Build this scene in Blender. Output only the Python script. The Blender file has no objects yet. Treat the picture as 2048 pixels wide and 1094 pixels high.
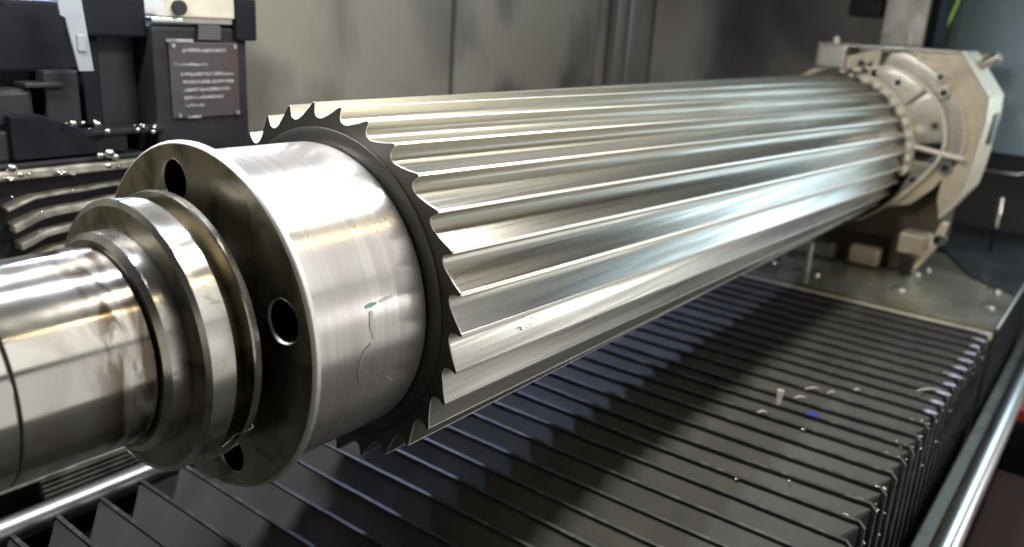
import bpy, bmesh, math, random
from mathutils import Vector, Matrix
from mathutils import noise as mnoise
random.seed(7)
scene = bpy.context.scene
COL = scene.collection
YM = 2.6                       # distance of the gearbox front behind the bar's axis
S = 0.15                       # metres per model unit (one unit = radius of the toothed bar)
PI = math.pi
rad = math.radians

# ------------------------------------------------------------------ camera
cam_d = bpy.data.cameras.new("camera")
cam = bpy.data.objects.new("camera", cam_d)
COL.objects.link(cam)
RX = Vector((0.6079408206768258, -0.7919554926440499, 0.056696174700837106))
UP = Vector((0.20184404236374975, 0.22321595638108796, 0.9536422911024538))
FW = Vector((0.7678977413152408, 0.5683142919967757, -0.29555358971793105))
CP = Vector((-2.9243566848848017, -3.442736828834217, 1.4893787413249269))
m = Matrix((( RX.x, UP.x, -FW.x, CP.x*S), (RX.y, UP.y, -FW.y, CP.y*S), (RX.z, UP.z, -FW.z, CP.z*S), (0, 0, 0, 1)))
cam.matrix_world = m
cam_d.sensor_width = 36
cam_d.lens = 29.243
cam_d.clip_start = 0.01
cam_d.clip_end = 100
cam_d.dof.use_dof = True
cam_d.dof.focus_distance = 4.3*S
cam_d.dof.aperture_fstop = 5.0
scene.camera = cam
scene.view_settings.view_transform = 'Standard'
scene.view_settings.look = 'None'
scene.view_settings.gamma = 1
scene.view_settings.exposure = 0.55
scene.cycles.use_denoising = True
scene.cycles.max_bounces = 8
scene.cycles.glossy_bounces = 5
scene.cycles.sample_clamp_indirect = 4

# ------------------------------------------------------------------ world and lamps
w = bpy.data.worlds.new("World")
scene.world = w
w.use_nodes = True
wn = w.node_tree.nodes["Background"]
wn.inputs[0].default_value = (0.90, 0.90, 0.95, 1)
wn.inputs[1].default_value = 0.015

def lamp(name, loc, target, size, size_y, watt, col, roll=None, spread=180):
    d = bpy.data.lights.new(name, 'AREA')
    d.shape = 'RECTANGLE'
    d.size = size*S; d.size_y = size_y*S
    d.energy = watt; d.color = col
    d.spread = rad(spread)
    o = bpy.data.objects.new(name, d)
    COL.objects.link(o)
    o.location = Vector(loc)*S
    z = (Vector(loc)-Vector(target)).normalized()
    x = Vector(roll or (1, 0, 0)); x = (x - z*x.dot(z)).normalized()
    y = z.cross(x)
    o.matrix_world = Matrix(((x.x, y.x, z.x, loc[0]*S), (x.y, y.y, z.y, loc[1]*S), (x.z, y.z, z.z, loc[2]*S), (0, 0, 0, 1)))
    return o
#       name            position          aims at          len  wid  watt  colour
lamp('work_lamp',     (1.9, -1.05, 3.6), (1.9, -0.9, 0.0), 2.2, 0.5, 4.6, (1.0, 0.965, 0.88))
lamp('tube_lamp',     (1.2, 0.55, 4.2),  (1.2, 0.0, 0.0), 4.2, 0.16, 2.4, (0.80, 0.86, 1.0))
lamp('warm_strip_lamp', (1.9, -3.0, 3.9), (1.5, 0.0, 0.0), 3.6, 0.05, 0.35, (1.0, 0.82, 0.50))
lamp('rear_lamp',     (2.9, 3.20, 1.80), (2.9, 0.0, -1.6), 7.0, 0.10, 2.0, (0.54, 0.65, 1.0), spread=110)
lamp('end_lamp',      (12.2, -3.9, 1.9), (6.5, -0.6, 0.0), 2.4, 4.0, 2.4, (0.68, 0.88, 1.0), roll=(0, 1, 0))
lamp('near_fill_lamp',     (5.0, -9.0, -1.4),  (3.0, 0.0, -1.0), 11.0, 8.5, 3.0, (1.0, 0.965, 0.92))  # added fill on the near side, gives the steel its grey reflections
lamp('land_fill_lamp',    (12.5, -9.0, -0.6), (5.0, -1.0, 0.0), 6.0, 2.2, 3.2, (1.0, 1.0, 0.98))  # added low fill, out of view, brightens the tooth lands
lamp('upper_fill_lamp',   (4.5, -9.0, 6.5),  (1.5, 0.0, 0.2), 11.0, 6.0, 3.6, (1.0, 0.97, 0.93))  # added high fill panel, gives the hub its cream reflections
lamp('face_fill_lamp',     (-8.0, -3.0, -0.5), (-0.8, 0.0, 0.0), 5.0, 4.5, 0.5, (1.0, 0.93, 0.78), roll=(0, 1, 0))  # added weak fill from the left for flange and tooth end faces
lamp('left_lamp',     (-1.3, 1.7, 3.2), (-0.7, 1.0, -1.6), 0.9, 0.25, 2.6, (0.95, 0.97, 1.0))

# ------------------------------------------------------------------ materials
def mat(name, base, rough=0.5, metal=0.0, col2=None, nscale=(3, 3, 3), amt=0.5, rough2=None, bump=0.0, bscale=(20, 20, 20),
        aniso=0.0, arot=0.0, dots=0.0, coords='Object', detail=4, contrast=(0.35, 0.65), spec=0.5, coat=0.0, band=None):
    mt = bpy.data.materials.new(name); mt.use_nodes = True
    nt = mt.node_tree; N = nt.nodes; L = nt.links
    b = N["Principled BSDF"]
    b.inputs["Metallic"].default_value = metal
    b.inputs["Roughness"].default_value = rough
    b.inputs["Specular IOR Level"].default_value = spec
    b.inputs["Coat Weight"].default_value = coat
    b.inputs["Coat Roughness"].default_value = 0.12
    b.inputs["Base Color"].default_value = (*base, 1)
    tc = N.new("ShaderNodeTexCoord")
    def noise(sc, det=4, dist=0.0):
        mp = N.new("ShaderNodeMapping"); mp.inputs["Scale"].default_value = [v/S for v in sc]
        L.new(tc.outputs[coords], mp.inputs["Vector"])
        nz = N.new("ShaderNodeTexNoise"); nz.inputs["Scale"].default_value = 1.0
        nz.inputs["Detail"].default_value = det; nz.inputs["Distortion"].default_value = dist
        L.new(mp.outputs[0], nz.inputs["Vector"])
        return nz.outputs["Fac"]
    def ramp(src, a, c):
        r = N.new("ShaderNodeMapRange"); r.inputs[1].default_value = a; r.inputs[2].default_value = c
        L.new(src, r.inputs[0]); return r.outputs[0]
    if col2 is not None:
        n1 = ramp(noise(nscale, detail, 0.4), *contrast)
        mx = N.new("ShaderNodeMix"); mx.data_type = 'RGBA'
        mul = N.new("ShaderNodeMath"); mul.operation = 'MULTIPLY'; mul.inputs[1].default_value = amt
        L.new(n1, mul.inputs[0]); L.new(mul.outputs[0], mx.inputs[0])
        mx.inputs[6].default_value = (*base, 1); mx.inputs[7].default_value = (*col2, 1)
        L.new(mx.outputs[2], b.inputs["Base Color"])
        if rough2 is not None:
            rr = N.new("ShaderNodeMapRange"); rr.inputs[3].default_value = rough; rr.inputs[4].default_value = rough2
            L.new(n1, rr.inputs[0]); L.new(rr.outputs[0], b.inputs["Roughness"])
    if bump:
        bp = N.new("ShaderNodeBump"); bp.inputs["Strength"].default_value = bump; bp.inputs["Distance"].default_value = 0.002
        L.new(noise(bscale, 3), bp.inputs["Height"]); L.new(bp.outputs[0], b.inputs["Normal"])
    if aniso:
        tg = N.new("ShaderNodeTangent"); tg.direction_type = 'RADIAL'; tg.axis = 'X'
        L.new(tg.outputs[0], b.inputs["Tangent"])
        b.inputs["Anisotropic"].default_value = aniso
        b.inputs["Anisotropic Rotation"].default_value = arot
    return mt

M = {}
M['ground']   = mat('ground_steel', (0.50, 0.49, 0.455), 0.24, 0.96, (0.30, 0.285, 0.24), (0.22, 26, 26), 0.85, 0.36, bump=0.03, bscale=(0.4, 90, 90), contrast=(0.38, 0.68), detail=7)
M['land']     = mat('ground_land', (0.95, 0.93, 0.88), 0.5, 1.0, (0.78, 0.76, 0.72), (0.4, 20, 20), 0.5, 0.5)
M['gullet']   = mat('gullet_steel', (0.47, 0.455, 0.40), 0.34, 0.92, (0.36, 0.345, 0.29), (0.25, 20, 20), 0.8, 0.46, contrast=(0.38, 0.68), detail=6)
M['tooth_end'] = mat('dark_tooth_end', (0.13, 0.12, 0.105), 0.42, 1.0, (0.085, 0.08, 0.07), (3, 3, 3), 0.8, 0.5)
M['turned']   = mat('turned_steel', (0.78, 0.765, 0.74), 0.24, 0.78, (0.66, 0.60, 0.58), (22.0, 0.8, 0.8), 0.7, 0.30, bump=0.0, aniso=0.8, arot=0.25)
M['shank']    = mat('oily_turned_steel', (0.74, 0.72, 0.67), 0.16, 0.90, (0.46, 0.40, 0.33), (4, 2.6, 2.6), 0.6, 0.27, bump=0.0, aniso=0.75, arot=0.25, contrast=(0.45, 0.7))
M['ring']     = mat('bright_ring_steel', (0.72, 0.71, 0.67), 0.19, 0.92, (0.48, 0.44, 0.35), (5, 4, 4), 0.6, 0.32, bump=0.0, aniso=0.6, arot=0.25)
M['face']     = mat('oily_flange_face', (0.46, 0.42, 0.33), 0.24, 1.0, (0.32, 0.28, 0.20), (1.8, 1.8, 1.8), 0.8, 0.36, bump=0.15, bscale=(8, 8, 8))
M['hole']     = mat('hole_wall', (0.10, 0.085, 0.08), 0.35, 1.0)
M['bellows']  = mat('oiled_bellows_cloth', (0.062, 0.060, 0.058), 0.55, 0.0, (0.115, 0.110, 0.100), (1.1, 2.4, 1.8), 0.8, 0.68, bump=0.10, bscale=(8, 8, 8), spec=0.2, contrast=(0.3, 0.75))
M['hem']      = mat('worn_fold_edge', (0.042, 0.041, 0.040), 0.45, 0.0, (0.14, 0.13, 0.12), (9, 9, 9), 0.7, 0.5, contrast=(0.5, 0.7))
M['rod']      = mat('polished_rod', (0.80, 0.81, 0.80), 0.27, 1.0, (0.66, 0.67, 0.66), (1, 14, 14), 0.6, 0.36)
M['plate']    = mat('oily_cover_plate', (0.42, 0.41, 0.33), 0.28, 0.5, (0.22, 0.215, 0.17), (0.9, 0.9, 0.9), 0.9, 0.2, bump=0.05, bscale=(3, 3, 3))
M['darkplate'] = mat('dark_glossy_panel', (0.045, 0.052, 0.06), 0.25, 0.3, (0.08, 0.085, 0.085), (0.8, 0.8, 0.8), 0.8, 0.38)
M['castbeige'] = mat('beige_machined_casting', (0.76, 0.67, 0.50), 0.33, 0.2, (0.50, 0.43, 0.31), (3.5, 3.5, 3.5), 0.8, 0.48, bump=0.25, bscale=(14, 14, 14), contrast=(0.4, 0.7))
M['castgrey'] = mat('grey_machined_face', (0.42, 0.40, 0.35), 0.28, 0.75, (0.30, 0.28, 0.24), (3, 3, 3), 0.8, 0.46)
M['pale']     = mat('pale_worn_lip', (0.88, 0.82, 0.68), 0.32, 0.1, (0.70, 0.63, 0.50), (8, 8, 8), 0.7, 0.45)
M['jaw']      = mat('worn_jaw_face', (0.66, 0.62, 0.54), 0.26, 0.7, (0.44, 0.41, 0.34), (4, 4, 4), 0.8, 0.42)
M['brown']    = mat('dark_brown_casting', (0.075, 0.060, 0.045), 0.45, 0.2, (0.13, 0.105, 0.075), (2, 2, 2), 0.8, 0.6)
M['wall']     = mat('stained_steel_wall', (0.27, 0.25, 0.205), 0.55, 0.0, (0.11, 0.10, 0.095), (0.8, 0.8, 0.6), 0.95, 0.42, bump=0.15, bscale=(1.5, 1.5, 1.5), contrast=(0.44, 0.62), detail=5)
M['wallwarm'] = mat('warm_steel_wall', (0.25, 0.23, 0.185), 0.55, 0.0, (0.13, 0.12, 0.10), (0.7, 0.7, 0.6), 0.95, 0.45, bump=0.15, bscale=(1.5, 1.5, 1.5), contrast=(0.45, 0.63), detail=5)
M['walldark'] = mat('grimy_dark_wall', (0.30, 0.27, 0.24), 0.6, 0.0, (0.10, 0.10, 0.105), (0.45, 0.45, 0.5), 0.9, 0.5, contrast=(0.35, 0.62))
M['groove']   = mat('dark_joint', (0.06, 0.065, 0.06), 0.6, 0.1)
M['post']     = mat('grey_green_post', (0.30, 0.30, 0.26), 0.4, 0.4, (0.20, 0.20, 0.175), (7, 7, 0.3), 0.9, 0.5)
M['iron']     = mat('dark_painted_iron', (0.006, 0.007, 0.010), 0.6, 0.0, (0.014, 0.014, 0.016), (2, 2, 2), 0.8, 0.7, bump=0.3, bscale=(8, 8, 8), spec=0.12)
M['irongrey'] = mat('grimy_grey_iron', (0.024, 0.024, 0.026), 0.45, 0.1, (0.009, 0.009, 0.010), (2.5, 2.5, 2.5), 0.9, 0.6, bump=0.4, bscale=(8, 8, 8), spec=0.3)
M['nameplate'] = mat('grimy_nameplate', (0.085, 0.075, 0.073), 0.35, 0.5, (0.11, 0.04, 0.035), (1.6, 1.6, 1.6), 0.8, 0.45, contrast=(0.45, 0.7))
M['letter']   = mat('pale_raised_print', (0.45, 0.43, 0.40), 0.4, 0.4, (0.14, 0.13, 0.13), (14, 14, 14), 0.9)
M['cream']    = mat('cream_block', (0.62, 0.57, 0.45), 0.45, 0.1, (0.45, 0.41, 0.32), (3, 3, 3), 0.8)
M['strip']    = mat('blue_grey_strip', (0.27, 0.28, 0.31), 0.45, 0.2, (0.33, 0.37, 0.38), (2, 2, 2), 0.8)
M['fin']      = mat('greasy_fin', (0.46, 0.43, 0.35), 0.40, 0.3, (0.13, 0.12, 0.10), (5, 5, 5), 0.9, 0.5, bump=0.35, bscale=(7, 7, 7), contrast=(0.35, 0.6))
M['bluepanel'] = mat('pale_blue_panel', (0.46, 0.60, 0.68), 0.45, 0.0, (0.32, 0.42, 0.49), (0.3, 1.2, 0.3), 0.7)
M['lime']     = mat('lime_hose', (0.40, 0.62, 0.06), 0.4)
M['bolt']     = mat('bright_bolt_head', (0.75, 0.72, 0.66), 0.22, 1.0)
M['black']    = mat('black_recess', (0.012, 0.012, 0.014), 0.5)
M['red']      = mat('dark_red_paint', (0.055, 0.020, 0.014), 0.6, 0.0, (0.03, 0.014, 0.012), (1.5, 1.5, 1.5), 0.8, spec=0.15)
M['redlamp']  = mat('bright_red_tag', (0.62, 0.07, 0.03), 0.4)
M['green']    = mat('green_marker_ink', (0.22, 0.48, 0.40), 0.45, 0.3)
M['faintgreen'] = mat('faint_green_ink', (0.56, 0.61, 0.56), 0.33, 0.75)
M['chip']     = mat('bright_swarf', (0.80, 0.77, 0.70), 0.25, 1.0)
M['bluechip'] = mat('blue_flake', (0.02, 0.05, 0.30), 0.5)
M['whitechip'] = mat('dull_white_swarf', (0.75, 0.73, 0.68), 0.35, 0.2)
M['bed']      = mat('dark_machine_bed', (0.05, 0.047, 0.042), 0.45, 0.2, (0.09, 0.08, 0.065), (1, 1, 1), 0.8, 0.6)

def stain(mt, x0, x1, scale, col, lo=0.45, hi=0.62, amt=0.85):
    '''oily blotches between two stations of the shank, mixed over the base colour'''
    nt = mt.node_tree; N = nt.nodes; L = nt.links; b = N["Principled BSDF"]
    tc = N.new("ShaderNodeTexCoord"); sp = N.new("ShaderNodeSeparateXYZ"); L.new(tc.outputs['Object'], sp.inputs[0])
    g = N.new("ShaderNodeMapRange"); g.inputs[1].default_value = x0*S; g.inputs[2].default_value = x1*S; L.new(sp.outputs[0], g.inputs[0])
    mp = N.new("ShaderNodeMapping"); mp.inputs["Scale"].default_value = [v/S for v in scale]; L.new(tc.outputs['Object'], mp.inputs[0])
    nz = N.new("ShaderNodeTexNoise"); nz.inputs["Scale"].default_value = 1; nz.inputs["Detail"].default_value = 6; nz.inputs["Distortion"].default_value = 0.8; L.new(mp.outputs[0], nz.inputs[0])
    r = N.new("ShaderNodeMapRange"); r.inputs[1].default_value = lo; r.inputs[2].default_value = hi; L.new(nz.outputs["Fac"], r.inputs[0])
    m1 = N.new("ShaderNodeMath"); m1.operation = 'MULTIPLY'; L.new(g.outputs[0], m1.inputs[0]); L.new(r.outputs[0], m1.inputs[1])
    m2 = N.new("ShaderNodeMath"); m2.operation = 'MULTIPLY'; m2.inputs[1].default_value = amt; L.new(m1.outputs[0], m2.inputs[0])
    mx = N.new("ShaderNodeMix"); mx.data_type = 'RGBA'; L.new(m2.outputs[0], mx.inputs[0])
    src = b.inputs["Base Color"].links[0].from_socket; L.new(src, mx.inputs[6]); mx.inputs[7].default_value = (*col, 1)
    L.new(mx.outputs[2], b.inputs["Base Color"])
stain(M['shank'], -1.56, -1.42, (11, 3.0, 3.0), (0.13, 0.09, 0.06), 0.42, 0.56, 0.9)
stain(M['face'], -2.0, -1.9, (3, 5, 5), (0.10, 0.085, 0.06), 0.5, 0.7, 0.8)
stain(M['ring'], -2.0, -1.9, (12, 12, 12), (0.22, 0.18, 0.11), 0.60, 0.70, 0.7)

# ------------------------------------------------------------------ helpers (coordinates in model units)
def link(name, bm, material, parent=None, smooth=None):
    bmesh.ops.recalc_face_normals(bm, faces=bm.faces)
    for v in bm.verts: v.co *= S
    me = bpy.data.meshes.new(name); bm.to_mesh(me); bm.free()
    for mm in (material if isinstance(material, (list, tuple)) else [material]): me.materials.append(mm)
    if smooth is not None:
        for p in me.polygons: p.use_smooth = True
        me.set_sharp_from_angle(angle=rad(smooth))
    o = bpy.data.objects.new(name, me); COL.objects.link(o)
    if parent: o.parent = parent
    return o
def tag(o, label, cat, group=None):
    o['label'] = label; o['category'] = cat
    if group: o['group'] = group
    return o
def thing(name, loc, label, cat, group=None):
    o = bpy.data.objects.new(name, None); COL.objects.link(o)
    o.empty_display_size = 0.02
    o.location = Vector(loc)*S
    return tag(o, label, cat, group)
class B:
    """collects boxes, tubes and prisms in one bmesh; off shifts them into the parent's frame"""
    def __init__(s, off=(0, 0, 0)):
        s.bm = bmesh.new(); s.off = Vector(off)
    def box(s, a, b, bevel=0.0):
        a = Vector(a)-s.off; b = Vector(b)-s.off
        r = bmesh.ops.create_cube(s.bm, size=1)
        c = (a+b)/2; d = b-a
        for v in r['verts']: v.co = Vector((v.co.x*d.x, v.co.y*d.y, v.co.z*d.z))+c
        if bevel:
            es = list({e for v in r['verts'] for e in v.link_edges})
            bmesh.ops.bevel(s.bm, geom=es, offset=bevel, segments=2, affect='EDGES', profile=0.6)
        return s
    def cyl(s, a, b, r, r2=None, n=24, caps=True):
        a = Vector(a)-s.off; b = Vector(b)-s.off; d = b-a
        R_ = d.to_track_quat('Z', 'Y').to_matrix().to_4x4()
        bmesh.ops.create_cone(s.bm, cap_ends=caps, segments=n, radius1=r, radius2=r if r2 is None else r2, depth=d.length,
                              matrix=Matrix.Translation((a+b)/2) @ R_)
        return s
    def prism(s, pts, axis, lo, hi, bevel=0.0):
        """pts: 2-D outline in the two other axes (x:(y,z), y:(x,z), z:(x,y))"""
        def P(p, t):
            v = {'x': (t, p[0], p[1]), 'y': (p[0], t, p[1]), 'z': (p[0], p[1], t)}[axis]
            return Vector(v)-s.off
        va = [s.bm.verts.new(P(p, lo)) for p in pts]; vb = [s.bm.verts.new(P(p, hi)) for p in pts]
        fs = [s.bm.faces.new(va), s.bm.faces.new(vb[::-1])]
        n = len(pts)
        for i in range(n): fs.append(s.bm.faces.new((va[i], vb[i], vb[(i+1) % n], va[(i+1) % n])))
        if bevel:
            bmesh.ops.recalc_face_normals(s.bm, faces=fs)
            es = list({e for f in fs for e in f.edges})
            bmesh.ops.bevel(s.bm, geom=es, offset=bevel, segments=2, affect='EDGES', profile=0.6)
        return s
    def tube(s, pts, r, n=8):
        pts = [Vector(p)-s.off for p in pts]; rings = []
        for i, p in enumerate(pts):
            d = (pts[min(i+1, len(pts)-1)]-pts[max(i-1, 0)]).normalized()
            u = d.orthogonal().normalized() if i == 0 else (u0 - d*u0.dot(d)).normalized()
            u0 = u; v = d.cross(u)
            rr = r[i] if isinstance(r, (list, tuple)) else r
            rings.append([s.bm.verts.new(p+(u*math.cos(2*PI*k/n)+v*math.sin(2*PI*k/n))*rr) for k in range(n)])
        for i in range(len(rings)-1):
            for k in range(n): s.bm.faces.new((rings[i][k], rings[i][(k+1) % n], rings[i+1][(k+1) % n], rings[i+1][k]))
        s.bm.faces.new(rings[0]); s.bm.faces.new(rings[-1][::-1])
        return s
    def done(s, name, material, parent=None, smooth=None): return link(name, s.bm, material, parent, smooth)

def lathe(name, prof, material, parent=None, n=160, smooth=28, close=True):
    """prof: list of (x, r) turned about the X axis"""
    bm = bmesh.new(); rings = []
    for x, r in prof:
        rings.append([bm.verts.new((x, -r*math.sin(2*PI*k/n), r*math.cos(2*PI*k/n))) for k in range(n)])
    two = isinstance(material, (list, tuple)) and len(material) > 1
    for i in range(len(rings)-1):
        flat = two and abs(prof[i+1][0]-prof[i][0]) < 0.25*abs(prof[i+1][1]-prof[i][1])
        for k in range(n):
            f = bm.faces.new((rings[i][k], rings[i][(k+1) % n], rings[i+1][(k+1) % n], rings[i+1][k]))
            if flat: f.material_index = 1
    if close:
        bm.faces.new(rings[0]); bm.faces.new(rings[-1])
    return link(name, bm, material, parent, smooth)
def polar(r, deg, x=0.0): return Vector((x, -r*math.sin(rad(deg)), r*math.cos(rad(deg))))

# ================================================================== THE TOOTHED BAR (broach)
broach = thing('spline_broach', (0, 0, 0), 'long steel bar with sawtooth flutes and a stepped shank, lying across the machine', 'spline broach')
NT = 30; TH0 = rad(-3.44+0.84*0); HX = 0.03527
fitstep = rad(11.86)
TH0 = rad(-3.44) + 6*(fitstep-2*PI/NT)
tooth = [(0.0, 1.0), (-0.25, 0.975), (-0.40, 0.950), (-0.10, 0.936), (0.5, 0.926), (1.5, 0.9205), (2.6, 0.9205), (3.8, 0.926), (5.8, 0.942), (8.2, 0.964), (10.0, 0.9865), (10.9, 0.9975), (10.95, 0.9992), (11.93, 1.0)]
LB = 9.6
bm = bmesh.new(); rings = []
nx = 64
for i in range(nx+1):
    x = LB*i/nx
    ring = []
    for k in range(NT):
        for a, r in tooth:
            t = TH0 + 2*PI*k/NT + rad(a) + HX*x
            ring.append(bm.verts.new((x, -r*math.sin(t), r*math.cos(t))))
    rings.append(ring)
n = len(rings[0])
for i in range(nx):
    for k in range(n):
        f = bm.faces.new((rings[i][k], rings[i][(k+1) % n], rings[i+1][(k+1) % n], rings[i+1][k]))
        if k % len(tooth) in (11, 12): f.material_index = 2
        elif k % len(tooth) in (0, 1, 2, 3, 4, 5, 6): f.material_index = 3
inner = [bm.verts.new((0, -0.80*math.sin(2*PI*k/120), 0.80*math.cos(2*PI*k/120))) for k in range(120)]
cham = [bm.verts.new((-0.006, v.co.y*(1-0.003/v.co.yz.length), v.co.z*(1-0.003/v.co.yz.length))) for v in rings[0]]
for v in inner: v.co.x = -0.006
for k in range(n):
    f = bm.faces.new((cham[k], cham[(k+1) % n], rings[0][(k+1) % n], rings[0][k])); f.material_index = 2  # pale chamfer paints a bright highlight line round the tooth ends
e0 = [bm.edges.get((cham[k], cham[(k+1) % n])) for k in range(n)]
e1 = [bm.edges.new((inner[k], inner[(k+1) % 120])) for k in range(120)]
r = bmesh.ops.triangle_fill(bm, edges=e0+e1, use_beauty=True)
for f in r['geom']:
    if isinstance(f, bmesh.types.BMFace): f.material_index = 1
bm.faces.new(rings[-1])
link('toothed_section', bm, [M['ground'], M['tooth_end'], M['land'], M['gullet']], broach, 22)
# step between the teeth and the hub
lathe('shoulder_ring', [(-0.0065, 0.60), (-0.0068, 0.872), (-0.014, 0.868), (-0.022, 0.845), (-0.026, 0.812), (-0.030, 0.60)], M['tooth_end'], broach, 160, 25, False)
hub = lathe('hub', [(0.0, 0.55), (-0.034, 0.55), (-0.034, 0.782), (-0.042, 0.792), (-0.062, 0.797), (-0.40, 0.80), (-0.755, 0.802), (-0.760, 0.835), (-0.765, 0.850)], M['turned'], broach, 200, 9, False)

# flange with four holes
FX = -0.801
bm = bmesh.new()
def circ(cy, cz, r, n, x=FX): return [bm.verts.new((x, cy-r*math.sin(2*PI*k/n), cz+r*math.cos(2*PI*k/n))) for k in range(n)]
outer = circ(0, 0, 0.845, 160); inn = circ(0, 0, 0.36, 64)
hole_ang = [-11.5, 75.6, 161.0, 253.0]; HR = 0.102
holes = []
for a in hole_ang:
    c = polar(0.675, a); holes.append((c, circ(c.y, c.z, HR, 40)))
edges = []
for loop in [outer, inn]+[h for _, h in holes]:
    for k in range(len(loop)): edges.append(bm.edges.new((loop[k], loop[(k+1) % len(loop)])))
bmesh.ops.triangle_fill(bm, edges=edges, use_beauty=True)
# bevel rim and back; pale steel paints the rim's bright highlight
prev = outer
for x, r in [(-0.799, 0.850), (-0.793, 0.8555), (-0.785, 0.859), (-0.765, 0.859), (-0.7649, 0.79)]:
    ring = circ(0, 0, r, 160, x)
    for k in range(160):
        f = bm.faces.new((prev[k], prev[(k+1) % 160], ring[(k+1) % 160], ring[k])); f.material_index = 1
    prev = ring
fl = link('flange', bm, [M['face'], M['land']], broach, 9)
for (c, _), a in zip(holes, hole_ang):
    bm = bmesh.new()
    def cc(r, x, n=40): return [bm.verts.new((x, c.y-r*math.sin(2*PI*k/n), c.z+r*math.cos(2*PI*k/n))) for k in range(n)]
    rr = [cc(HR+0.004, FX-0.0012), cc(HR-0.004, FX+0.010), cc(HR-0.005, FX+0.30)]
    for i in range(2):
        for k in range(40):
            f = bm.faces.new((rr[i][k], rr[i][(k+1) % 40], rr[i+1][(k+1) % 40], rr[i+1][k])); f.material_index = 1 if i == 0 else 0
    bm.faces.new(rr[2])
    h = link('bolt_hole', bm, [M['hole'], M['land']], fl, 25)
# hexagon-socket screw seen in one hole
for a in (hole_ang[1],):
    c = polar(0.675, a)
    B().cyl((FX+0.13, c.y-0.0, c.z), (FX+0.298, c.y, c.z), 0.048, n=20).done('sunk_screw', M['face'], fl, 30)
lathe('neck', [(-0.905, 0.40), (FX+0.01, 0.40)], M['hole'], broach, 64, 28, False)
# stepped double ring; darker end faces have their shade put into the colour
lathe('rear_ring', [(-0.9035, 0.38), (-0.9035, 0.630), (-0.9100, 0.6445), (-0.9390, 0.6475), (-0.9450, 0.6400), (-0.9455, 0.540)], [M['ring'], M['face']], broach, 160, 9, False)
lathe('ring_groove', [(-0.9457, 0.556), (-1.0170, 0.556)], M['face'], broach, 120, 25, False)
lathe('front_ring', [(-1.0172, 0.540), (-1.0176, 0.616), (-1.0230, 0.6250), (-1.1400, 0.6335), (-1.1535, 0.6040), (-1.1540, 0.485)], [M['ring'], M['face']], broach, 160, 9, False)
lathe('collar', [(-1.155, 0.500), (-1.238, 0.5005), (-1.2610, 0.4720), (-1.2620, 0.430)], [M['ring'], M['face']], broach, 140, 9, False)
lathe('seam', [(-1.2622, 0.428), (-1.2695, 0.428)], M['black'], broach, 100, 25, False)
lathe('shank', [(-1.270, 0.428), (-1.2705, 0.443), (-1.276, 0.4475), (-1.30, 0.449), (-1.55, 0.4485), (-1.76, 0.449), (-1.795, 0.449), (-1.8005, 0.446), (-1.8010, 0.430)], M['shank'], broach, 160, 9, False)
lathe('shank_groove', [(-1.8012, 0.431), (-1.8085, 0.431)], M['black'], broach, 80, 25, False)
lathe('shank_end', [(-1.8087, 0.430), (-1.8092, 0.446), (-1.815, 0.449), (-1.90, 0.449), (-2.45, 0.449), (-2.6, 0.449), (-2.601, 0.30)], M['shank'], broach, 160, 9, True)

# green marker strokes on the hub
def stroke(pts, wid, material, r0=0.8035):
    bm = bmesh.new(); prev = None
    for i, (x, d) in enumerate(pts):
        x2, d2 = pts[min(i+1, len(pts)-1)]; x1, d1 = pts[max(i-1, 0)]
        t = Vector(((x2-x1), (d2-d1)*rad(1)*0.8)); t.normalize()
        nrm = Vector((-t.y, t.x))*wid*(0.7+0.5*mnoise.noise(Vector((i*0.7, wid*99, 0))))
        a = bm.verts.new(polar(r0, d+math.degrees(nrm.y/0.8), x+nrm.x)); b = bm.verts.new(polar(r0, d-math.degrees(nrm.y/0.8), x-nrm.x))
        if prev: bm.faces.new((prev[0], prev[1], b, a))
        prev = (a, b)
    return link('marker_stroke', bm, material, hub, 60)
stroke([(-0.44, 77.2), (-0.40, 76.9), (-0.37, 76.8)], 0.010, M['green'])
stroke([(-0.345, 76.8), (-0.30, 76.5), (-0.26, 76.2)], 0.009, M['faintgreen'])
stroke([(-0.41, 79), (-0.415, 84), (-0.40, 89)], 0.012, M['faintgreen'])
stroke([(-0.40+0.09*math.cos(t*0.5), 98+8*math.sin(t*0.5)) for t in range(4, 10)], 0.013, M['faintgreen'])
# curled swarf wire caught on the rings
wire = [polar(0.652+0.012*math.sin(i*0.9), 118+i*0.9, -0.925-0.014*i+0.02*math.sin(i*1.3)) for i in range(9)]
tag(B().tube(wire, 0.0022, 6).done('swarf_wire', M['chip'], None, 60), 'thin curled bright wire chip caught on the lower edge of the double ring', 'metal chip')
wire2 = [polar(0.66+0.002*i, 126-1.2*math.cos(i*0.62), -0.985+0.020*math.sin(i*0.62)) for i in range(9)]
tag(B().tube(wire2, 0.0016, 6).done('swarf_wire', M['chip'], None, 60), 'tiny looped wire chip beside the curled chip on the double ring', 'metal chip')

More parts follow.
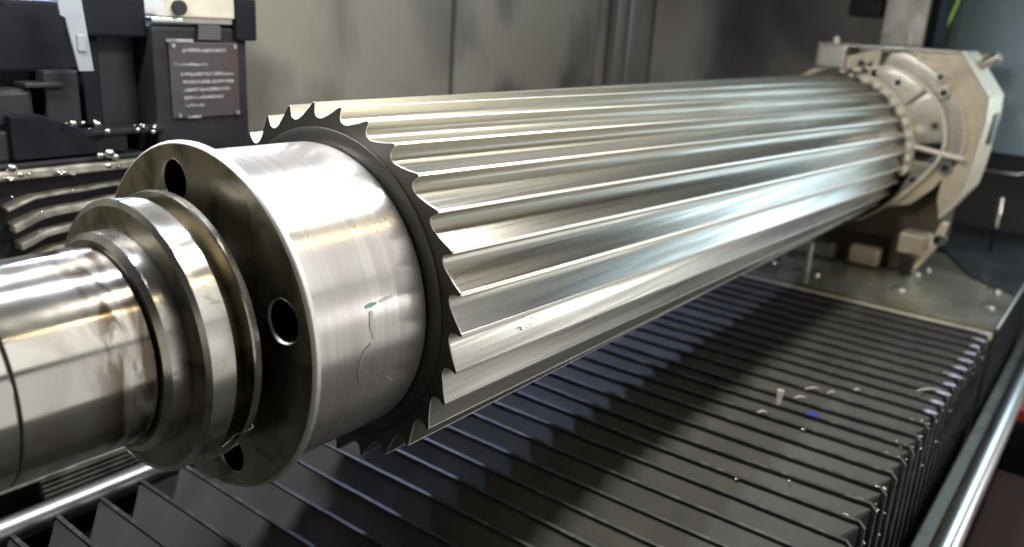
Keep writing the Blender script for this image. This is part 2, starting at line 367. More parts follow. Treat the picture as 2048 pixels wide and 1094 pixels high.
# ================================================================== BELLOWS COVER
ZB = -1.6; YF = 1.37; YN = -2.53
peaks = [-2.07, -1.80, -1.53, -1.257, -0.992, -0.721, -0.447, -0.15, 0.142, 0.42, 0.705, 0.985, 1.268, 1.55, 1.84, 2.13, 2.42, 2.704, 2.968, 3.256, 3.541, 3.796, 4.044, 4.332, 4.607, 4.87, 5.131]
while peaks[-1] < 7.25: peaks.append(peaks[-1]+0.266)
bel = thing('bellows_cover', (2.5, -0.58, -3.35), 'dark grey pleated bellows cover stretched under the toothed bar', 'bellows cover')
bo = Vector((2.5, -0.58, -3.35))
DEP = 0.155
def fold_paths(px, vx, inset, jit):
    """peak path and valley path of one pleat, from far side over the top to the near side"""
    def path(x, ins):
        c = 0.035
        return [(x, YF-ins, -3.35), (x, YF-ins, ZB-ins-c), (x, YF-ins-c, ZB-ins)] + \
               [(x + jit*0.018*math.sin(t*5.1+px*3), YF-ins-c + (YN+ins+c-YF+ins+c)*t, ZB-ins-0.012*math.sin(PI*t)*(1+jit)) for t in (0.2, 0.4, 0.6, 0.8)] + \
               [(x, YN+ins+c, ZB-ins), (x, YN+ins, ZB-ins-c), (x, YN+ins, -3.35)]
    return path(px, 0.0), path(vx, inset)
for i, px in enumerate(peaks):
    pitch = (peaks[i+1]-px) if i+1 < len(peaks) else 0.266
    ppre = px-(px-peaks[i-1] if i else 0.27)*0.62
    j = random.uniform(-1, 1)
    u = min(1.0, max(0.0, (px-1.2)/1.6))      # undercut below the hem, shaped to give the farther pleats a dark shade line
    bm = bmesh.new()
    pk, v0 = fold_paths(px, ppre, DEP, j)
    _, v1 = fold_paths(px, px+pitch*0.38, DEP, j)
    def row(path, dx=0, dn=0):
        out = []
        for q, (x, y, z) in enumerate(path):
            yy = y; zz = z
            if dn:
                if q <= 1: yy += dn
                elif q >= len(path)-2: yy -= dn
                else: zz += dn
            out.append(bm.verts.new(Vector((x+dx, yy, zz))-bo))
        return out
    rows = [row(v0), row(pk, -0.018-0.016*u, -0.016-0.014*u), row(pk, -0.016+0.006*u, -0.015-0.022*u), row(pk, -0.015+0.006*u, -0.012-0.003*u), row(pk, -0.018, -0.008), row(pk, -0.021, 0.006), row(pk, 0.004, 0.010), row(pk, 0.012, -0.006), row(v1)]
    for a in range(8):
        for q in range(len(pk)-1):
            f = bm.faces.new((rows[a][q], rows[a][q+1], rows[a+1][q+1], rows[a+1][q]))
            f.material_index = 1 if a in (3, 4, 5, 6) else 0
    link('fold', bm, [M['bellows'], M['hem']], bel)

M['glint'] = mat('lavender_corner_glint', (0.55, 0.55, 0.72), 0.3, 0.2, (0.40, 0.40, 0.48), (12, 12, 12), 0.8)  # pale lavender blobs on fold corners, painting their bright highlights
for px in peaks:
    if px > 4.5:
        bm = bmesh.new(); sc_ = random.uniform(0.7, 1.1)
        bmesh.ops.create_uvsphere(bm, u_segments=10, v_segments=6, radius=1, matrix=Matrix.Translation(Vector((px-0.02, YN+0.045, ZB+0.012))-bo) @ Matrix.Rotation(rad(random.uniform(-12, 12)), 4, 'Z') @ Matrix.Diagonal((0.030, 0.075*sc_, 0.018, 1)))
        link('corner_glint', bm, M['glint'], bel, 60)
# swarf and drops on the bellows
def chips(name, pts, label, r=(0.006, 0.016)):
    bm = bmesh.new()
    for p in pts:
        rr = random.uniform(*r)
        res = bmesh.ops.create_icosphere(bm, subdivisions=1, radius=rr, matrix=Matrix.Translation(p) @ Matrix.Rotation(random.random()*3, 4, 'Z') @ Matrix.Diagonal((random.uniform(0.6, 2.4), random.uniform(0.6, 1.6), 0.5, 1)))
    o = link(name, bm, M['chip'], None, 60)
    tag(o, label, 'metal chips'); o['kind'] = 'stuff'
    return o
pts = []
for i, px in enumerate(peaks):
    if px < 2.2: continue
    for _ in range(3):
        pts.append(Vector((px+random.uniform(-0.02, 0.01), YN+random.uniform(0.0, 0.16), ZB+0.012)))
    for _ in range(1):
        pts.append(Vector((px+random.uniform(-0.10, 0.01), random.uniform(YN, -1.0), ZB-0.012)))
    for _ in range(2):
        pts.append(Vector((px+random.uniform(-0.01, 0.01), YN-0.006, ZB-0.03-random.random()**2*0.5)))
chips('swarf', pts, 'tiny bright metal chips and drops scattered along the bellows folds', (0.004, 0.013))

DEB = [(3.53, -1.38, 0.07), (3.80, -1.42, 0.10), (4.06, -1.52, 0.09), (4.33, -1.54, 0.12), (4.37, -1.70, 0.06), (4.60, -1.86, 0.05), (5.10, -2.36, 0.20)]
DLAB = ['short bright chip on a fold at the left end of the chip trail', 'bright steel pin standing upright on the bellows among the chips', 'bright flat chip just right of the upright pin', 'long thin bright chip at the top of the chip trail on the bellows',
        'small bright chip below the long thin chip on the bellows', 'rightmost tiny bright chip of the trail in the middle of the bellows', 'large whitish smear of swarf near the right edge of the bellows']
BFL = (3.80, -1.73, ZB)
for i, (x, y, l) in enumerate(DEB):
    dbm = B((x, y, ZB))
    if i == 1: dbm.cyl((x, y, ZB-0.02), (x+0.015, y, ZB+0.13), 0.018, 0.030, n=10)
    else:
        dbm.tube([(x-l*0.5, y+l*0.4, ZB+0.010), (x, y, ZB+0.022), (x+l*0.45, y-l*0.42, ZB+0.012)], [0.005, 0.009, 0.004], 6)
    dd = dbm.done('metal_chip', M['whitechip'], None, 50); dd.location = Vector((x, y, ZB))*S
    tag(dd, DLAB[i], 'metal chip', 'bright metal chips on the bellows')
o = B((0, 0, 0)).prism([(-0.045, 0.05), (0.03, 0.06), (0.045, -0.01), (0.0, -0.07), (-0.03, -0.02)], 'z', 0.006, 0.012).done('blue_flake', M['bluechip'])
o.location = Vector(BFL)*S
tag(o, 'small bright blue flake lying on a bellows fold right of the shadow', 'flake')

# ================================================================== RODS, TRAY, WIPER
def rod(name, y, z, r, label, x0=-2.6, x1=13.0):
    o = thing(name, (x0, y, z), label, 'guide rod', 'round guide rods on both sides of the bellows')
    B((x0, y, z)).cyl((x0, y, z), (x1, y, z), r, n=48).done('rod_body', M['rod'], o, 30)
    B((x0, y, z)).cyl((x1, y, z), (x1+0.25, y, z), r*1.5, n=32).done('end_socket', M['iron'], o, 30)
    return o
rod('guide_rod', 1.62, -1.74, 0.088, 'bright round guide rod behind the far edge of the bellows, left under the shank')
rod('guide_rod', -2.86, -2.60, 0.112, 'bright round guide rod in front of the pleated near side, at the bottom right')
# ledge between pleats and near rod
o = thing('drip_ledge', (2, -2.66, -3.4), 'narrow grimy ledge running between the pleats and the near rod', 'ledge')
B((2, -2.66, -3.4)).box((-2.6, -2.78, -3.40), (13, -2.60, -2.70), 0.02).done('ledge_bar', M['castgrey'], o)
B((2, -2.66, -3.4)).box((-2.6, -2.800, -2.72), (13, -2.775, -2.60), 0.008).done('ledge_lip', M['rod'], o)
# ribbed wiper block
o = thing('ribbed_wiper', (-0.6, 1.95, -1.9), 'ribbed black wiper block lying beside the far guide rod under the shank', 'wiper block')
wo = (-0.6, 1.95, -1.9)
B(wo).box((-1.6, 1.93, -2.2), (-0.16, 2.3, -1.62), 0.01).done('wiper_body', M['iron'], o)
B(wo).box((-1.12, 1.84, -1.618), (-0.22, 2.3, -1.600), 0.004).done('top_edge', M['fin'], o)
for k in range(5):
    z = -1.632-0.038*k
    B(wo).box((-0.87+0.004*k, 1.86-0.004*k, z-0.022), (-0.27+0.033*k, 1.93, z), 0.006).done('rib', M['fin'], o)

# ================================================================== COVER PLATE behind the bellows
o = thing('cover_plate', (10, -0.6, ZB-0.1), 'oily steel cover plate with bright screws in front of the steady rest', 'cover plate')
po = (10, -0.6, ZB-0.1)
B(po).box((7.62, -2.56, ZB-0.10), (10.9, 1.9, ZB+0.0), 0.012).done('plate_sheet', M['plate'], o)
B(po).box((7.44, -2.55, ZB-0.12), (7.56, 1.5, ZB-0.045), 0.015).done('front_bar', M['castbeige'], o)
B(po).box((7.56, -2.57, ZB-1.75), (11.0, -2.561, ZB+0.012), 0.0).done('side_sheet', M['iron'], o)
B(po).tube([(7.50, -2.575, ZB+0.012), (13.0, -2.575, ZB+0.012)], 0.022, 8).done('side_lip', M['castgrey'], o, 40)
for (x, y, rr) in [(9.31, -1.331, .055), (9.69, -1.394, .05), (8.33, -1.328, .075), (9.30, -2.30, .08), (8.44, -2.36, .07), (8.296, 0.281, .05), (9.231, 0.261, .05), (8.1, -0.35, .03)]:
    s = B(po).cyl((x, y, ZB-0.002), (x, y, ZB+0.028), rr*1.15, rr*0.85, n=20).done('screw_head', M['bolt'], o, 30)
    B(po).cyl((x, y, ZB+0.0285), (x, y, ZB+0.0295), rr*0.34, n=6).done('socket', M['black'], s)
o = thing('side_panel', (12, -2.0, ZB-0.1), 'dark glossy sloping sheet to the right behind the cover plate', 'panel')
po = (12, -2.0, ZB-0.1)
B(po).prism([(9.2, -2.57), (13.4, -2.57), (13.4, -0.9), (11.3, -1.25), (9.7, -1.95)], 'z', ZB+0.004, ZB+0.03, 0.006).done('panel_sheet', M['darkplate'], o)
o = thing('sight_tube', (11.5, -1.91, ZB), 'slim upright bright tube standing on the dark sheet at the right', 'tube')
B((11.5, -1.91, ZB)).cyl((11.5, -1.91, ZB+0.03), (11.5, -1.91, -1.18), 0.02, n=10).done('stem', M['iron'], o, 40)
B((11.5, -1.91, ZB)).cyl((11.5, -1.91, -1.18), (11.5, -1.90, -0.98), 0.035, 0.05, n=14).done('lower_bulb', M['bolt'], o, 40)
B((11.5, -1.91, ZB)).cyl((11.5, -1.90, -0.97), (11.5, -1.89, -0.72), 0.05, 0.04, n=14).done('upper_bulb', M['bolt'], o, 40)
o = thing('small_post', (8.2, -0.18, ZB), 'short grey post with a square foot on the cover plate below the toothed bar', 'post')
B((8.2, -0.18, ZB)).cyl((8.2, -0.18, ZB), (8.2, -0.18, -1.2), 0.035, n=14).done('post_stem', M['jaw'], o, 40)
B((8.2, -0.18, ZB)).box((8.1, -0.02, ZB+0.002), (8.3, 0.16, ZB+0.16), 0.02).done('post_foot', M['castgrey'], o)

# ================================================================== STEADY REST
rest = thing('steady_rest', (9.4, 0, -1.6), 'beige steady rest clamped round the far end of the toothed bar', 'steady rest')
ro = (9.4, 0, -1.6)
def rprof(d):
    T = [(-180, 1.10), (-20, 1.10), (10, 1.12), (18, 1.15), (27.6, 1.29), (38, 1.345), (44, 1.375), (55, 1.42), (64, 1.443), (75, 1.435), (82.5, 1.418), (90, 1.36), (96, 1.29), (105, 1.20), (122, 1.10), (180, 1.10)]
    for (a, r), (b, q) in zip(T, T[1:]):
        if a <= d <= b: return r+(q-r)*(d-a)/(b-a)
    return 1.1
# body plate with opening
bm = bmesh.new()
out = [(-0.33, 1.33), (-1.385, 1.34), (-1.77, 0.85), (-1.79, 0.55), (-1.77, 0.20), (-1.75, -0.10), (-1.71, -0.39), (-1.50, -0.74), (-1.43, -0.50), (-1.44, -0.22), (-1.33, -0.40), (-1.12, -0.62), (-0.83, -0.71), (-0.545, -0.945), (0.0, -1.09), (0.545, -0.945), (0.945, -0.545), (1.09, 0.0), (1.0, 0.46), (0.80, 0.78), (0.50, 1.00), (0.10, 1.20)]
def loopx(pts, x): return [bm.verts.new((x-ro[0], y-ro[1], z-ro[2])) for y, z in pts]
cin = [(-rr*math.sin(rad(d)), rr*math.cos(rad(d))) for d in range(-180, 180, 4) for rr in [(rprof(d)+0.22 if 15 < d < 95 else 1.06)]]
lo_o = loopx(out, 9.10); lo_i = loopx(cin, 9.10); hi_o = loopx(out, 10.3); hi_i = loopx(cin, 10.3)
es = []
for lp in (lo_o, lo_i): es += [bm.edges.new((lp[k], lp[(k+1) % len(lp)])) for k in range(len(lp))]
bmesh.ops.triangle_fill(bm, edges=es, use_beauty=True)
es = []
for lp in (hi_o, hi_i): es += [bm.edges.new((lp[k], lp[(k+1) % len(lp)])) for k in range(len(lp))]
bmesh.ops.triangle_fill(bm, edges=es, use_beauty=True)
for a, b_ in ((lo_o, hi_o), (lo_i, hi_i)):
    for k in range(len(a)): bm.faces.new((a[k], a[(k+1) % len(a)], b_[(k+1) % len(a)], b_[k]))
link('rest_body', bm, M['castbeige'], rest)
# raised rim along the right edge of the body, pocket and bolt on its side
for q in range(2, 8):
    (ya, za), (yb, zb) = out[q-1], out[q]
    B(ro).tube([(9.10, ya, za), (9.10, yb, zb)], 0.018, 6).done('edge_bead', M['pale'], rest, 30)
B(ro).box((9.65, -1.815, 0.22), (10.05, -1.76, 0.62), 0.015).done('side_pocket', M['brown'], rest)
B(ro).cyl((9.85, -1.50, 1.22), (9.85, -1.68, 1.34), 0.07, n=16).done('side_bolt', M['jaw'], rest, 30)
def arc_part(name, d0, d1, rin, rout, x0, x1, material, step=3, parent=None):
    bm = bmesh.new(); rows = []
    n = max(2, int((d1-d0)/step)+1)
    for i in range(n):
        d = d0+(d1-d0)*i/(n-1)
        a = rin(d) if callable(rin) else rin; b = rout(d) if callable(rout) else rout
        rows.append([bm.verts.new(polar(a, d, x0)-Vector(ro)), bm.verts.new(polar(b, d, x0)-Vector(ro)), bm.verts.new(polar(b, d, x1)-Vector(ro)), bm.verts.new(polar(a, d, x1)-Vector(ro))])
    for i in range(n-1):
        for k in range(4): bm.faces.new((rows[i][k], rows[i+1][k], rows[i+1][(k+1) % 4], rows[i][(k+1) % 4]))
    bm.faces.new(rows[0]); bm.faces.new(rows[-1][::-1])
    bmesh.ops.recalc_face_normals(bm, faces=bm.faces)
    bmesh.ops.bevel(bm, geom=[e for e in bm.edges if e.calc_face_angle(0) > 0.8], offset=0.008, segments=2, affect='EDGES', profile=0.6)
    return link(name, bm, material, parent or rest, 35)
arc_part('jaw_segment', 16, 51, 1.045, lambda d: rprof(d)-0.02, 9.00, 9.14, M['jaw'])
arc_part('jaw_segment', 52, 80, 1.045, lambda d: rprof(d)-0.02, 9.00, 9.14, M['jaw'])
arc_part('jaw_segment', 92, 121, 1.06, lambda d: rprof(d)-0.02, 9.04, 9.16, M['jaw'])
arc_part('inner_lip', 14, 100, 1.022, 1.052, 8.965, 9.12, M['pale'])
arc_part('outer_lip', 14, 124, lambda d: rprof(d)-0.025, lambda d: rprof(d)+0.018, 8.955, 9.14, M['pale'])
arc_part('recess_wall', 22, 88, lambda d: rprof(d)+0.02, lambda d: rprof(d)+0.20, 9.06, 9.13, M['jaw'])
arc_part('outer_step', 34, 88, lambda d: rprof(d)+0.19, lambda d: rprof(d)+0.235, 9.02, 9.13, M['castbeige'])
p0 = polar(1.05, 81.5, 8.99); p1 = polar(1.66, 87.6, 8.99)
B(ro).tube([p0, (p0*2+p1)/3, p1], 0.036, 8).done('seam_bar', M['pale'], rest, 40)
p0 = polar(1.07, 50.5, 8.995); p1 = polar(1.36, 49.0, 8.995)
B(ro).tube([p0, p1], 0.018, 8).done('seam_bar', M['pale'], rest, 40)
for d in range(18, 108, 9):      # scalloped guide shoes gripping the teeth
    c = polar(0.995, d, 8.91)
    bm = bmesh.new(); bmesh.ops.create_uvsphere(bm, u_segments=12, v_segments=8, radius=1, matrix=Matrix.Translation(c-Vector(ro)) @ Matrix.Rotation(rad(d), 4, 'X') @ Matrix.Diagonal((0.055, 0.082, 0.055, 1)))
    link('guide_shoe', bm, M['pale'], rest, 60)
for a, rr, x in [((-0.705, 0.942), .050, 9.0), ((-1.246, 0.446), .048, 9.0), ((-0.207, 1.147), .050, 9.0), ((-1.455, -0.07), .060, 9.05), ((-1.105, -0.29), .045, 9.04), ((-1.199, 1.054), .045, 9.0), ((-1.268, 0.862), .05, 9.0)]:
    s = B(ro).cyl((x-0.02, a[0], a[1]), (x+0.12, a[0], a[1]), rr*1.35, rr*1.35, n=20).done('bolt', M['bolt'] if rr != .048 else M['castgrey'], rest, 30)
    B(ro).cyl((x-0.024, a[0], a[1]), (x-0.0205, a[0], a[1]), rr*0.8, n=16).done('bolt_socket', M['black'], s)
# top beam and clamp block on the left
B(ro).box((9.12, -1.38, 1.343), (10.2, 0.45, 1.385), 0.012).done('top_bar', M['jaw'], rest)
B(ro).box((9.0, 0.02, 1.05), (9.7, 0.42, 1.37), 0.05).done('clamp_block', M['jaw'], rest)
B(ro).cyl((9.3, 0.27, 1.36), (9.3, 0.27, 1.47), 0.05, 0.03, n=16).done('clamp_knob', M['pale'], rest, 40)
B(ro).box((9.02, -0.72, 1.355), (9.11, -0.45, 1.385), 0.008).done('level_vial', M['rod'], rest)
B(ro).box((9.00, -0.42, 0.98), (9.10, -0.34, 1.33), 0.012).done('jaw_key', M['castbeige'], rest)
for (y, z, rr) in [(-0.16, 1.06, .05), (0.02, 1.03, .04), (-0.10, 0.985, .035), (-0.22, 0.98, 0.04)]:
    bm = bmesh.new(); bmesh.ops.create_icosphere(bm, subdivisions=2, radius=rr, matrix=Matrix.Translation(Vector((8.98, y, z))-Vector(ro)) @ Matrix.Diagonal((1, 1.3, 0.7, 1)))
    link('coolant_nipple', bm, M['pale'], rest, 60)
B(ro).prism([(-1.50, -0.10), (-1.50, -1.20), (0.95, -1.20), (0.95, -0.2)], 'x', 9.45, 10.2, 0.01).done('lower_shade_web', M['brown'], rest)  # added dark sheet, stands for the shaded body below the ring
# feet and lower blocks
B(ro).box((9.55, -1.15, -1.58), (9.8, 1.10, -1.05), 0.02).done('foot_shade_web', M['brown'], rest)  # added dark sheet, its colour stands for the shade behind the feet
B(ro).box((9.25, 0.45, -1.58), (9.8, 0.95, -1.10), 0.02).done('foot', M['brown'], rest)
B(ro).box((9.25, -1.25, -1.58), (9.8, -0.95, -1.10), 0.02).done('foot', M['brown'], rest)
B(ro).box((9.1, -1.42, -1.30), (9.75, -1.06, -1.02), 0.03).done('foot_block', M['castbeige'], rest)
B(ro).box((9.05, -0.86, -1.57), (9.3, -0.46, -1.32), 0.05).done('foot_block', M['castbeige'], rest)
B(ro).box((9.05, -0.25, -1.58), (9.3, 0.28, -1.36), 0.05).done('foot_block', M['castgrey'], rest)
B(ro).prism([(-1.30, -1.58), (-1.56, -1.10), (-1.62, -0.80), (-1.54, -0.80), (-1.46, -1.15), (-1.24, -1.58)], 'x', 9.0, 9.25, 0.01).done('brace', M['castbeige'], rest)
B(ro).cyl((9.0, -1.58, -1.02), (9.12, -1.58, -1.02), 0.075, n=20).done('pivot_pin', M['bolt'], rest, 30)
B(ro).box((8.95, -1.33, -1.56), (9.03, -1.17, -1.30), 0.02).done('slot_block', M['black'], rest)

pts = [Vector((random.uniform(-0.62, 0.35), YM-0.112, random.gauss(0.275, 0.018))) for _ in range(14)] + \
      [Vector((random.uniform(-0.62, 0.1), 2.515, [0.12, -0.02, -0.16, -0.28][k % 4]+random.gauss(0.01, 0.012))) for k in range(9)] + \
      [Vector((random.uniform(-0.15, 0.55), YM-0.05, random.choice([0.535, 0.55, 0.60]))) for _ in range(8)]
chips('grease_drops', pts, 'bright oily drops and filings stuck to the rail and fins at the far left', (0.008, 0.02))
pts = []
for (d, x, n_) in [(63, 2.0, 6), (98, 0.62, 8), (102, 0.70, 5), (44, 3.2, 2), (108, -0.25, 3)]:
    for _ in range(n_):
        dd = d+random.gauss(0, 1.2); pts.append(polar(0.955 if x > 0 else 0.806, dd, x+random.gauss(0, 0.035)))
chips('broach_filings', pts, 'tiny filings stuck to the flutes of the toothed bar', (0.003, 0.007))

# ================================================================== BACK WALL
wall = bpy.data.objects.new('wall', None); COL.objects.link(wall); wall['kind'] = 'structure'
YW = 3.5
B().box((-5.0, YW, -5), (4.92, YW+0.12, 9), 0.0).done('wall_panel', M['wallwarm'], wall)
B().box((5.02, YW, -5), (8.23, YW+0.12, 9), 0.0).done('wall_panel', M['wall'], wall)
B().box((10.05, YW, -5), (13.4, YW+0.12, 9), 0.0).done('wall_panel', M['walldark'], wall)
B().box((4.92, YW+0.03, -5), (5.02, YW+0.13, 9), 0.0).done('joint', M['groove'], wall)
o = thing('wall_post', (9.1, YW, -5), 'ribbed grey-green vertical post between the two wall panels', 'post')
wo = (9.1, YW, -5)
B(wo).box((8.24, YW+0.01, -5), (10.04, YW+0.10, 9)).done('post_back', M['groove'], o)
B(wo).box((8.26, YW-0.04, -5), (8.46, YW+0.02, 9), 0.01).done('side_flange', M['walldark'], o)
for (x0, x1, d) in [(8.62, 8.86, .14), (8.90, 9.06, .20), (9.10, 9.34, .17), (9.38, 9.74, .12)]:
    B(wo).box((x0, YW-d, -5), (x1, YW+0.02, 9), 0.025).done('rib', M['post'], o)
# end wall
endw = bpy.data.objects.new('end_wall', None); COL.objects.link(endw); endw['kind'] = 'structure'
B().box((13.4, -7, -5), (13.55, 3.6, 9)).done('wall_panel', M['walldark'], endw)
o = thing('door_panel', (12.7, -1.7, -0.2), 'pale blue curved door panel at the top right behind the steady rest', 'door panel')
bm = bmesh.new(); rows = []
for i in range(21):
    y = -0.50-2.6*i/20; x = 12.75-0.42*math.sin(PI*i/20)
    rows.append([bm.verts.new((x-12.7, y+1.7, z+0.2)) for z in (-0.15, 6)]+[bm.verts.new((x+0.06-12.7, y+1.7, z+0.2)) for z in (6, -0.15)])
for i in range(20):
    for k in range(4): bm.faces.new((rows[i][k], rows[i+1][k], rows[i+1][(k+1) % 4], rows[i][(k+1) % 4]))
link('curved_sheet', bm, M['bluepanel'], o, 30)
B((12.7, -1.7, -0.2)).box((12.5, -3.2, -0.42), (13.3, -0.3, -0.16), 0.03).done('bottom_rail', M['darkplate'], o)
B((12.7, -1.7, -0.2)).tube([(12.6, -1.25, -0.44), (12.5, -1.30, -0.47), (12.5, -1.95, -0.47), (12.6, -2.0, -0.44)], 0.025, 8).done('handle', M['rod'], o, 50)
o = tag(B((12.3, -0.5, 1.6)).tube([(12.3, -0.45, 1.50), (12.3, -0.50, 1.75), (12.32, -0.58, 2.1), (12.34, -0.62, 3.2)], 0.035, 8).done('coolant_hose', M['lime'], None, 50), 'lime green hose hanging in front of the pale blue panel', 'hose')
B((12.3, -0.5, 1.6)).cyl((12.3, -0.44, 1.30), (12.3, -0.45, 1.52), 0.05, n=12).done('hose_fitting', M['iron'], o, 30)
for ob in (o,):
    ob.location = Vector((12.3, -0.5, 1.6))*S
# column behind the rest
o = thing('tool_column', (11, -0.25, 1.30), 'grimy brown column standing behind the steady rest', 'column')
co = (11, -0.25, 1.30)
B(co).box((10.9, -0.52, 1.36), (11.5, 0.12, 4.5), 0.03).done('column_body', M['castgrey'], o)
B(co).box((10.85, -0.66, 1.3), (11.6, -0.54, 4.5), 0.01).done('column_guard', M['iron'], o)
B(co).cyl((10.9, -0.32, 1.40), (10.9, -0.30, 1.60), 0.055, 0.035, n=14).done('nozzle', M['pale'], o, 40)
B(co).box((10.8, 0.15, 1.78), (11.6, 0.62, 4.5), 0.03).done('side_box', M['irongrey'], o)
B(co).box((10.8, -1.5, 1.22), (11.5, 0.8, 1.36), 0.02).done('base_bar', M['castgrey'], o)

# ================================================================== MOTOR UNIT, upper left
YM = 2.6
o = thing('gearbox', (0.95, YM+0.2, 0.3), 'grimy dark gearbox with a riveted nameplate, upper left in front of the wall', 'gearbox')
mo = (0.95, YM+0.2, 0.3)
B(mo).box((0.56, YM, 0.22), (1.385, YM+0.7, 1.27), 0.03).done('housing', M['irongrey'], o)
B(mo).box((1.26, YM-0.06, 1.17), (1.45, YM+0.6, 1.50), 0.02).done('lug', M['iron'], o)
B(mo).box((0.66, YM-0.05, 1.335), (1.25, YM+0.5, 1.62), 0.015).done('terminal_box', M['cream'], o)
B(mo).cyl((0.755, YM-0.09, 1.405), (0.755, YM-0.03, 1.405), 0.055, n=20).done('cap_screw', M['irongrey'], o, 30)
B(mo).box((0.545, YM-0.04, 1.295), (0.80, YM+0.1, 1.33), 0.008).done('ledge', M['rod'], o)
B(mo).box((0.80, YM-0.03, 1.29), (1.24, YM+0.1, 1.335), 0.008).done('ledge', M['castgrey'], o)
B(mo).box((0.93, YM-0.03, 1.17), (1.13, YM+0.05, 1.285), 0.006).done('recess', M['groove'], o)
np_ = B(mo).box((0.680, YM-0.022, 0.575), (1.285, YM-0.002, 1.152), 0.006).done('nameplate', M['nameplate'], o)
B(mo).box((0.665, YM-0.03, 1.15), (0.88, YM-0.0, 1.175), 0.004).done('plate_clip', M['letter'], o)
yl = YM-0.024
def pline(x0, x1, z, h=0.030, jag=True):
    b = B(mo)
    x = x0
    while x < x1:
        wl = random.uniform(0.012, 0.026); 
        if random.random() < 0.86: b.box((x, yl-0.004, z-h*random.uniform(0.55, 1.0)), (min(x+wl, x1), yl+0.001, z+random.uniform(-0.004, 0.004)))
        x += wl+random.uniform(0.002, 0.006)
    b.box((x0, yl-0.002, z-h*0.75), (x1, yl+0.0012, z-h*0.35))
    b.done('print_line', M['letter'], np_)
pline(0.79, 1.17, 1.105); pline(0.71, 1.0, 0.995, 0.022)
for x0, x1, z in [(0.765, 1.235, 0.925), (0.775, 1.23, 0.865), (0.775, 1.20, 0.805), (0.78, 1.13, 0.745), (0.785, 0.955, 0.685)]: pline(x0, x1, z)
B(mo).box((0.68, yl-0.001, 0.958), (1.285, yl+0.0008, 0.966)).done('rule', M['groove'], np_)
for x, z in [(0.71, 1.13), (1.25, 1.125), (0.735, 0.60), (1.255, 0.60)]:
    B(mo).cyl((x, yl-0.012, z), (x, yl, z), 0.018, 0.012, n=12).done('rivet', M['bolt'], np_, 40)
B(mo).box((0.80, yl-0.006, 0.572), (0.92, yl, 0.592), 0.003).done('print_line', M['letter'], np_)
B(mo).cyl((0.885, YM-0.01, 0.36), (0.885, YM+0.01, 0.36), 0.02, n=12).done('rivet', M['bolt'], o, 30)
# tool carriage: dark stacked blocks at far left
o = thing('tool_carriage', (-0.3, YM+0.1, 0.3), 'black machine carriage of stacked blocks left of the gearbox', 'machine carriage')
to = (-0.3, YM+0.1, 0.3)
B(to).box((-1.2, YM+0.15, 0.93), (0.18, YM+0.6, 1.41), 0.03).done('upper_block', M['iron'], o)
B(to).box((-1.2, YM+0.10, 1.43), (-0.42, YM+0.5, 1.75), 0.02).done('top_cover', M['irongrey'], o)
B(to).box((0.05, YM+0.05, 1.18), (0.555, YM+0.5, 1.46), 0.02).done('arm', M['iron'], o)
B(to).box((0.20, YM+0.25, 0.46), (0.55, YM+0.6, 1.19), 0.0).done('dark_opening', M['black'], o)
B(to).box((0.08, YM+0.12, 0.55), (0.21, YM+0.4, 1.18), 0.015).done('side_column', M['iron'], o)
B(to).box((-0.36, YM+0.02, 0.835), (-0.10, YM+0.2, 0.87), 0.01).done('bracket_lip', M['irongrey'], o)
B(to).box((-0.22, YM+0.06, 0.55), (0.02, YM+0.3, 0.95), 0.02).done('bracket', M['irongrey'], o)
B(to).box((-1.2, YM+0.06, 0.56), (-0.30, YM+0.3, 0.83), 0.04).done('grey_box', M['irongrey'], o)
B(to).prism([(-0.50, 0.36), (-0.5, 0.66), (-0.30, 0.66), (0.05, 0.52), (0.30, 0.50), (0.30, 0.36)], 'y', YM-0.02, YM+0.3, 0.01).done('lower_guard', M['iron'], o)
B(to).box((-0.02, YM-0.03, 0.485), (0.60, YM+0.15, 0.53), 0.012).done('shelf_bar', M['irongrey'], o)
B(to).box((-1.0, YM-0.05, 0.31), (0.42, YM+0.3, 0.345), 0.012).done('shelf', M['irongrey'], o)
B(to).box((-1.0, YM-0.10, 0.245), (0.62, YM+0.2, 0.305), 0.012).done('greasy_rail', M['fin'], o)
B(to).box((-1.2, YM+0.02, 0.35), (-0.50, YM+0.3, 0.56), 0.02).done('side_block', M['irongrey'], o)
for x, z, r in [(-0.12, 0.60, .03), (0.05, 0.585, .03), (0.12, 0.53, .025), (0.35, 0.525, .02), (0.12, 0.37, .045), (0.16, 0.34, .035), (0.05, 0.36, .03), (-0.55, 0.33, .04), (-0.50, 0.28, .03), (0.10, 0.28, .03), (0.47, 0.50, 0.02), (-0.05, 0.60, 0.018)]:
    bm = bmesh.new(); bmesh.ops.create_icosphere(bm, subdivisions=2, radius=r, matrix=Matrix.Translation(Vector((x, YM-0.09, z))-Vector(to)) @ Matrix.Diagonal((1, 0.7, 0.8, 1)))
    link('bolt_head', bm, M['bolt'], o, 60)
# hanging blue-grey strip
o = thing('hanging_strip', (0.0, YM-0.1, 0.95), 'blue-grey metal strip hanging in front of the black carriage', 'metal strip')
so = (0.0, YM-0.1, 0.95)
B(so).prism([(-0.16, 1.46), (-0.145, 1.32), (-0.115, 1.305), (-0.055, 0.955), (0.045, 0.955), (0.0, 1.46)], 'y', YM-0.12, YM-0.10, 0.004).done('strip_plate', M['strip'], o)
B(so).box((-0.055, YM-0.135, 1.09), (0.0, YM-0.121, 1.20), 0.004).done('latch', M['strip'], o)
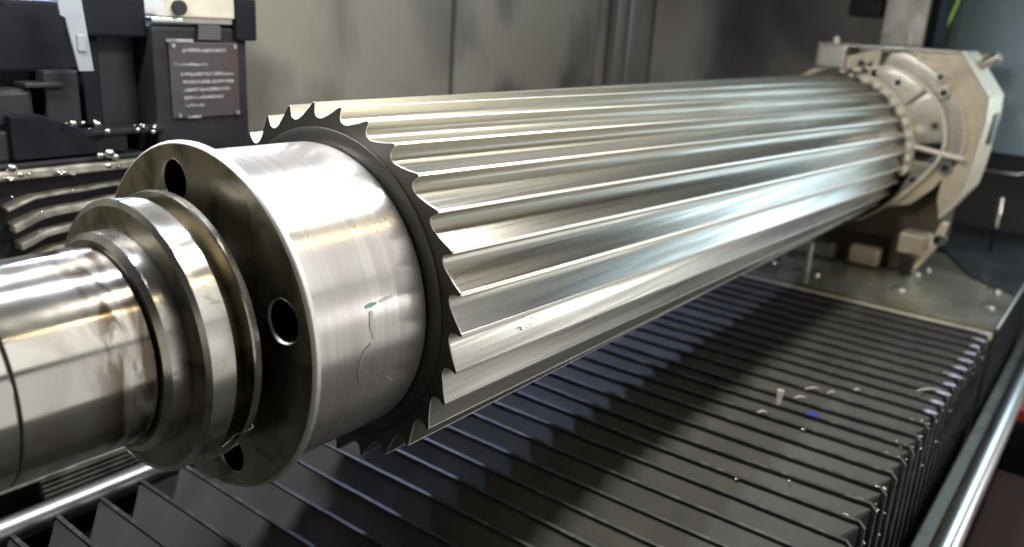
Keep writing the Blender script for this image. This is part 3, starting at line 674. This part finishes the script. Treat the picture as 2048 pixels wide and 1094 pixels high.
# stack of greasy fins
o = thing('fin_stack', (-0.2, 2.45, -0.9), 'stack of curved greasy metal fins behind the shank at the left edge', 'fin stack')
fo = (-0.2, 2.45, -0.9)
B(fo).box((-1.4, 2.66, -0.95), (0.7, 2.9, 0.245), 0.0).done('stack_core', M['black'], o)
for k, (z0, z1) in enumerate([(0.10, 0.13), (-0.04, 0.02), (-0.17, -0.12), (-0.295, -0.26), (-0.42, -0.40), (-0.55, -0.54)]):
    pts = []
    th = [0.012, 0.026, 0.022, 0.022, 0.02, 0.02][k]
    for i in range(15):
        t = i/14
        x = -0.60+0.03*k+1.3*t
        z = z0+(z1-z0)*t*1.6 - 0.06*max(0, 0.14-t)/0.14
        pts.append((x, 2.52+0.02*math.sin(t*4), z+0.007*mnoise.noise(Vector((x*6, k*3.1, 0)))))
    b = B(fo); bm = b.bm; rws = []
    for (x, y, z) in pts:
        rws.append([bm.verts.new(Vector(v)-b.off) for v in ((x, y, z-th), (x, y, z+th), (x, y+0.16, z+th), (x, y+0.16, z-th))])
    for i in range(len(rws)-1):
        for q in range(4): bm.faces.new((rws[i][q], rws[i+1][q], rws[i+1][(q+1) % 4], rws[i][(q+1) % 4]))
    bm.faces.new(rws[0]); bm.faces.new(rws[-1][::-1])
    bmesh.ops.recalc_face_normals(bm, faces=bm.faces)
    bmesh.ops.bevel(bm, geom=[e for e in bm.edges if e.calc_face_angle(0) > 0.9], offset=0.008, segments=2, affect='EDGES', profile=0.6)
    b.done('fin', M['fin'], o, 50)

# ================================================================== MACHINE BED and lower right corner
bed = B().box((-5, -9, -5.2), (13.5, 3.6, -5.0)).done('machine_bed', M['bed']); bed['kind'] = 'structure'
o = thing('far_trough', (4, 2.6, -5), 'black trough beneath the far guide rod', 'trough')
B((4, 2.6, -5)).box((-4.5, 1.85, -5.0), (13, 3.45, -2.2)).done('trough_block', M['black'], o)
o = thing('red_cabinet', (6.5, -3.8, -5), 'dark red cabinet below the near guide rod, lower right corner', 'cabinet')
B((6.5, -3.8, -5)).box((4.2, -5.0, -5.0), (8.4, -2.86, -3.62), 0.04).done('cabinet_body', M['red'], o)
o = thing('grey_junction_box', (9.6, -3.2, -5), 'grey box with a red tag beside the near guide rod, right edge', 'junction box')
jo = (9.6, -3.2, -5)
B(jo).box((8.9, -3.6, -5.0), (10.6, -2.84, -3.15), 0.04).done('box_body', M['irongrey'], o)
B(jo).box((8.95, -3.05, -3.15), (9.35, -2.90, -2.98), 0.02).done('red_tag', M['redlamp'], o)
B(jo).cyl((8.9, -3.15, -3.5), (8.82, -3.15, -3.5), 0.05, n=14).done('knob', M['bolt'], o, 30)
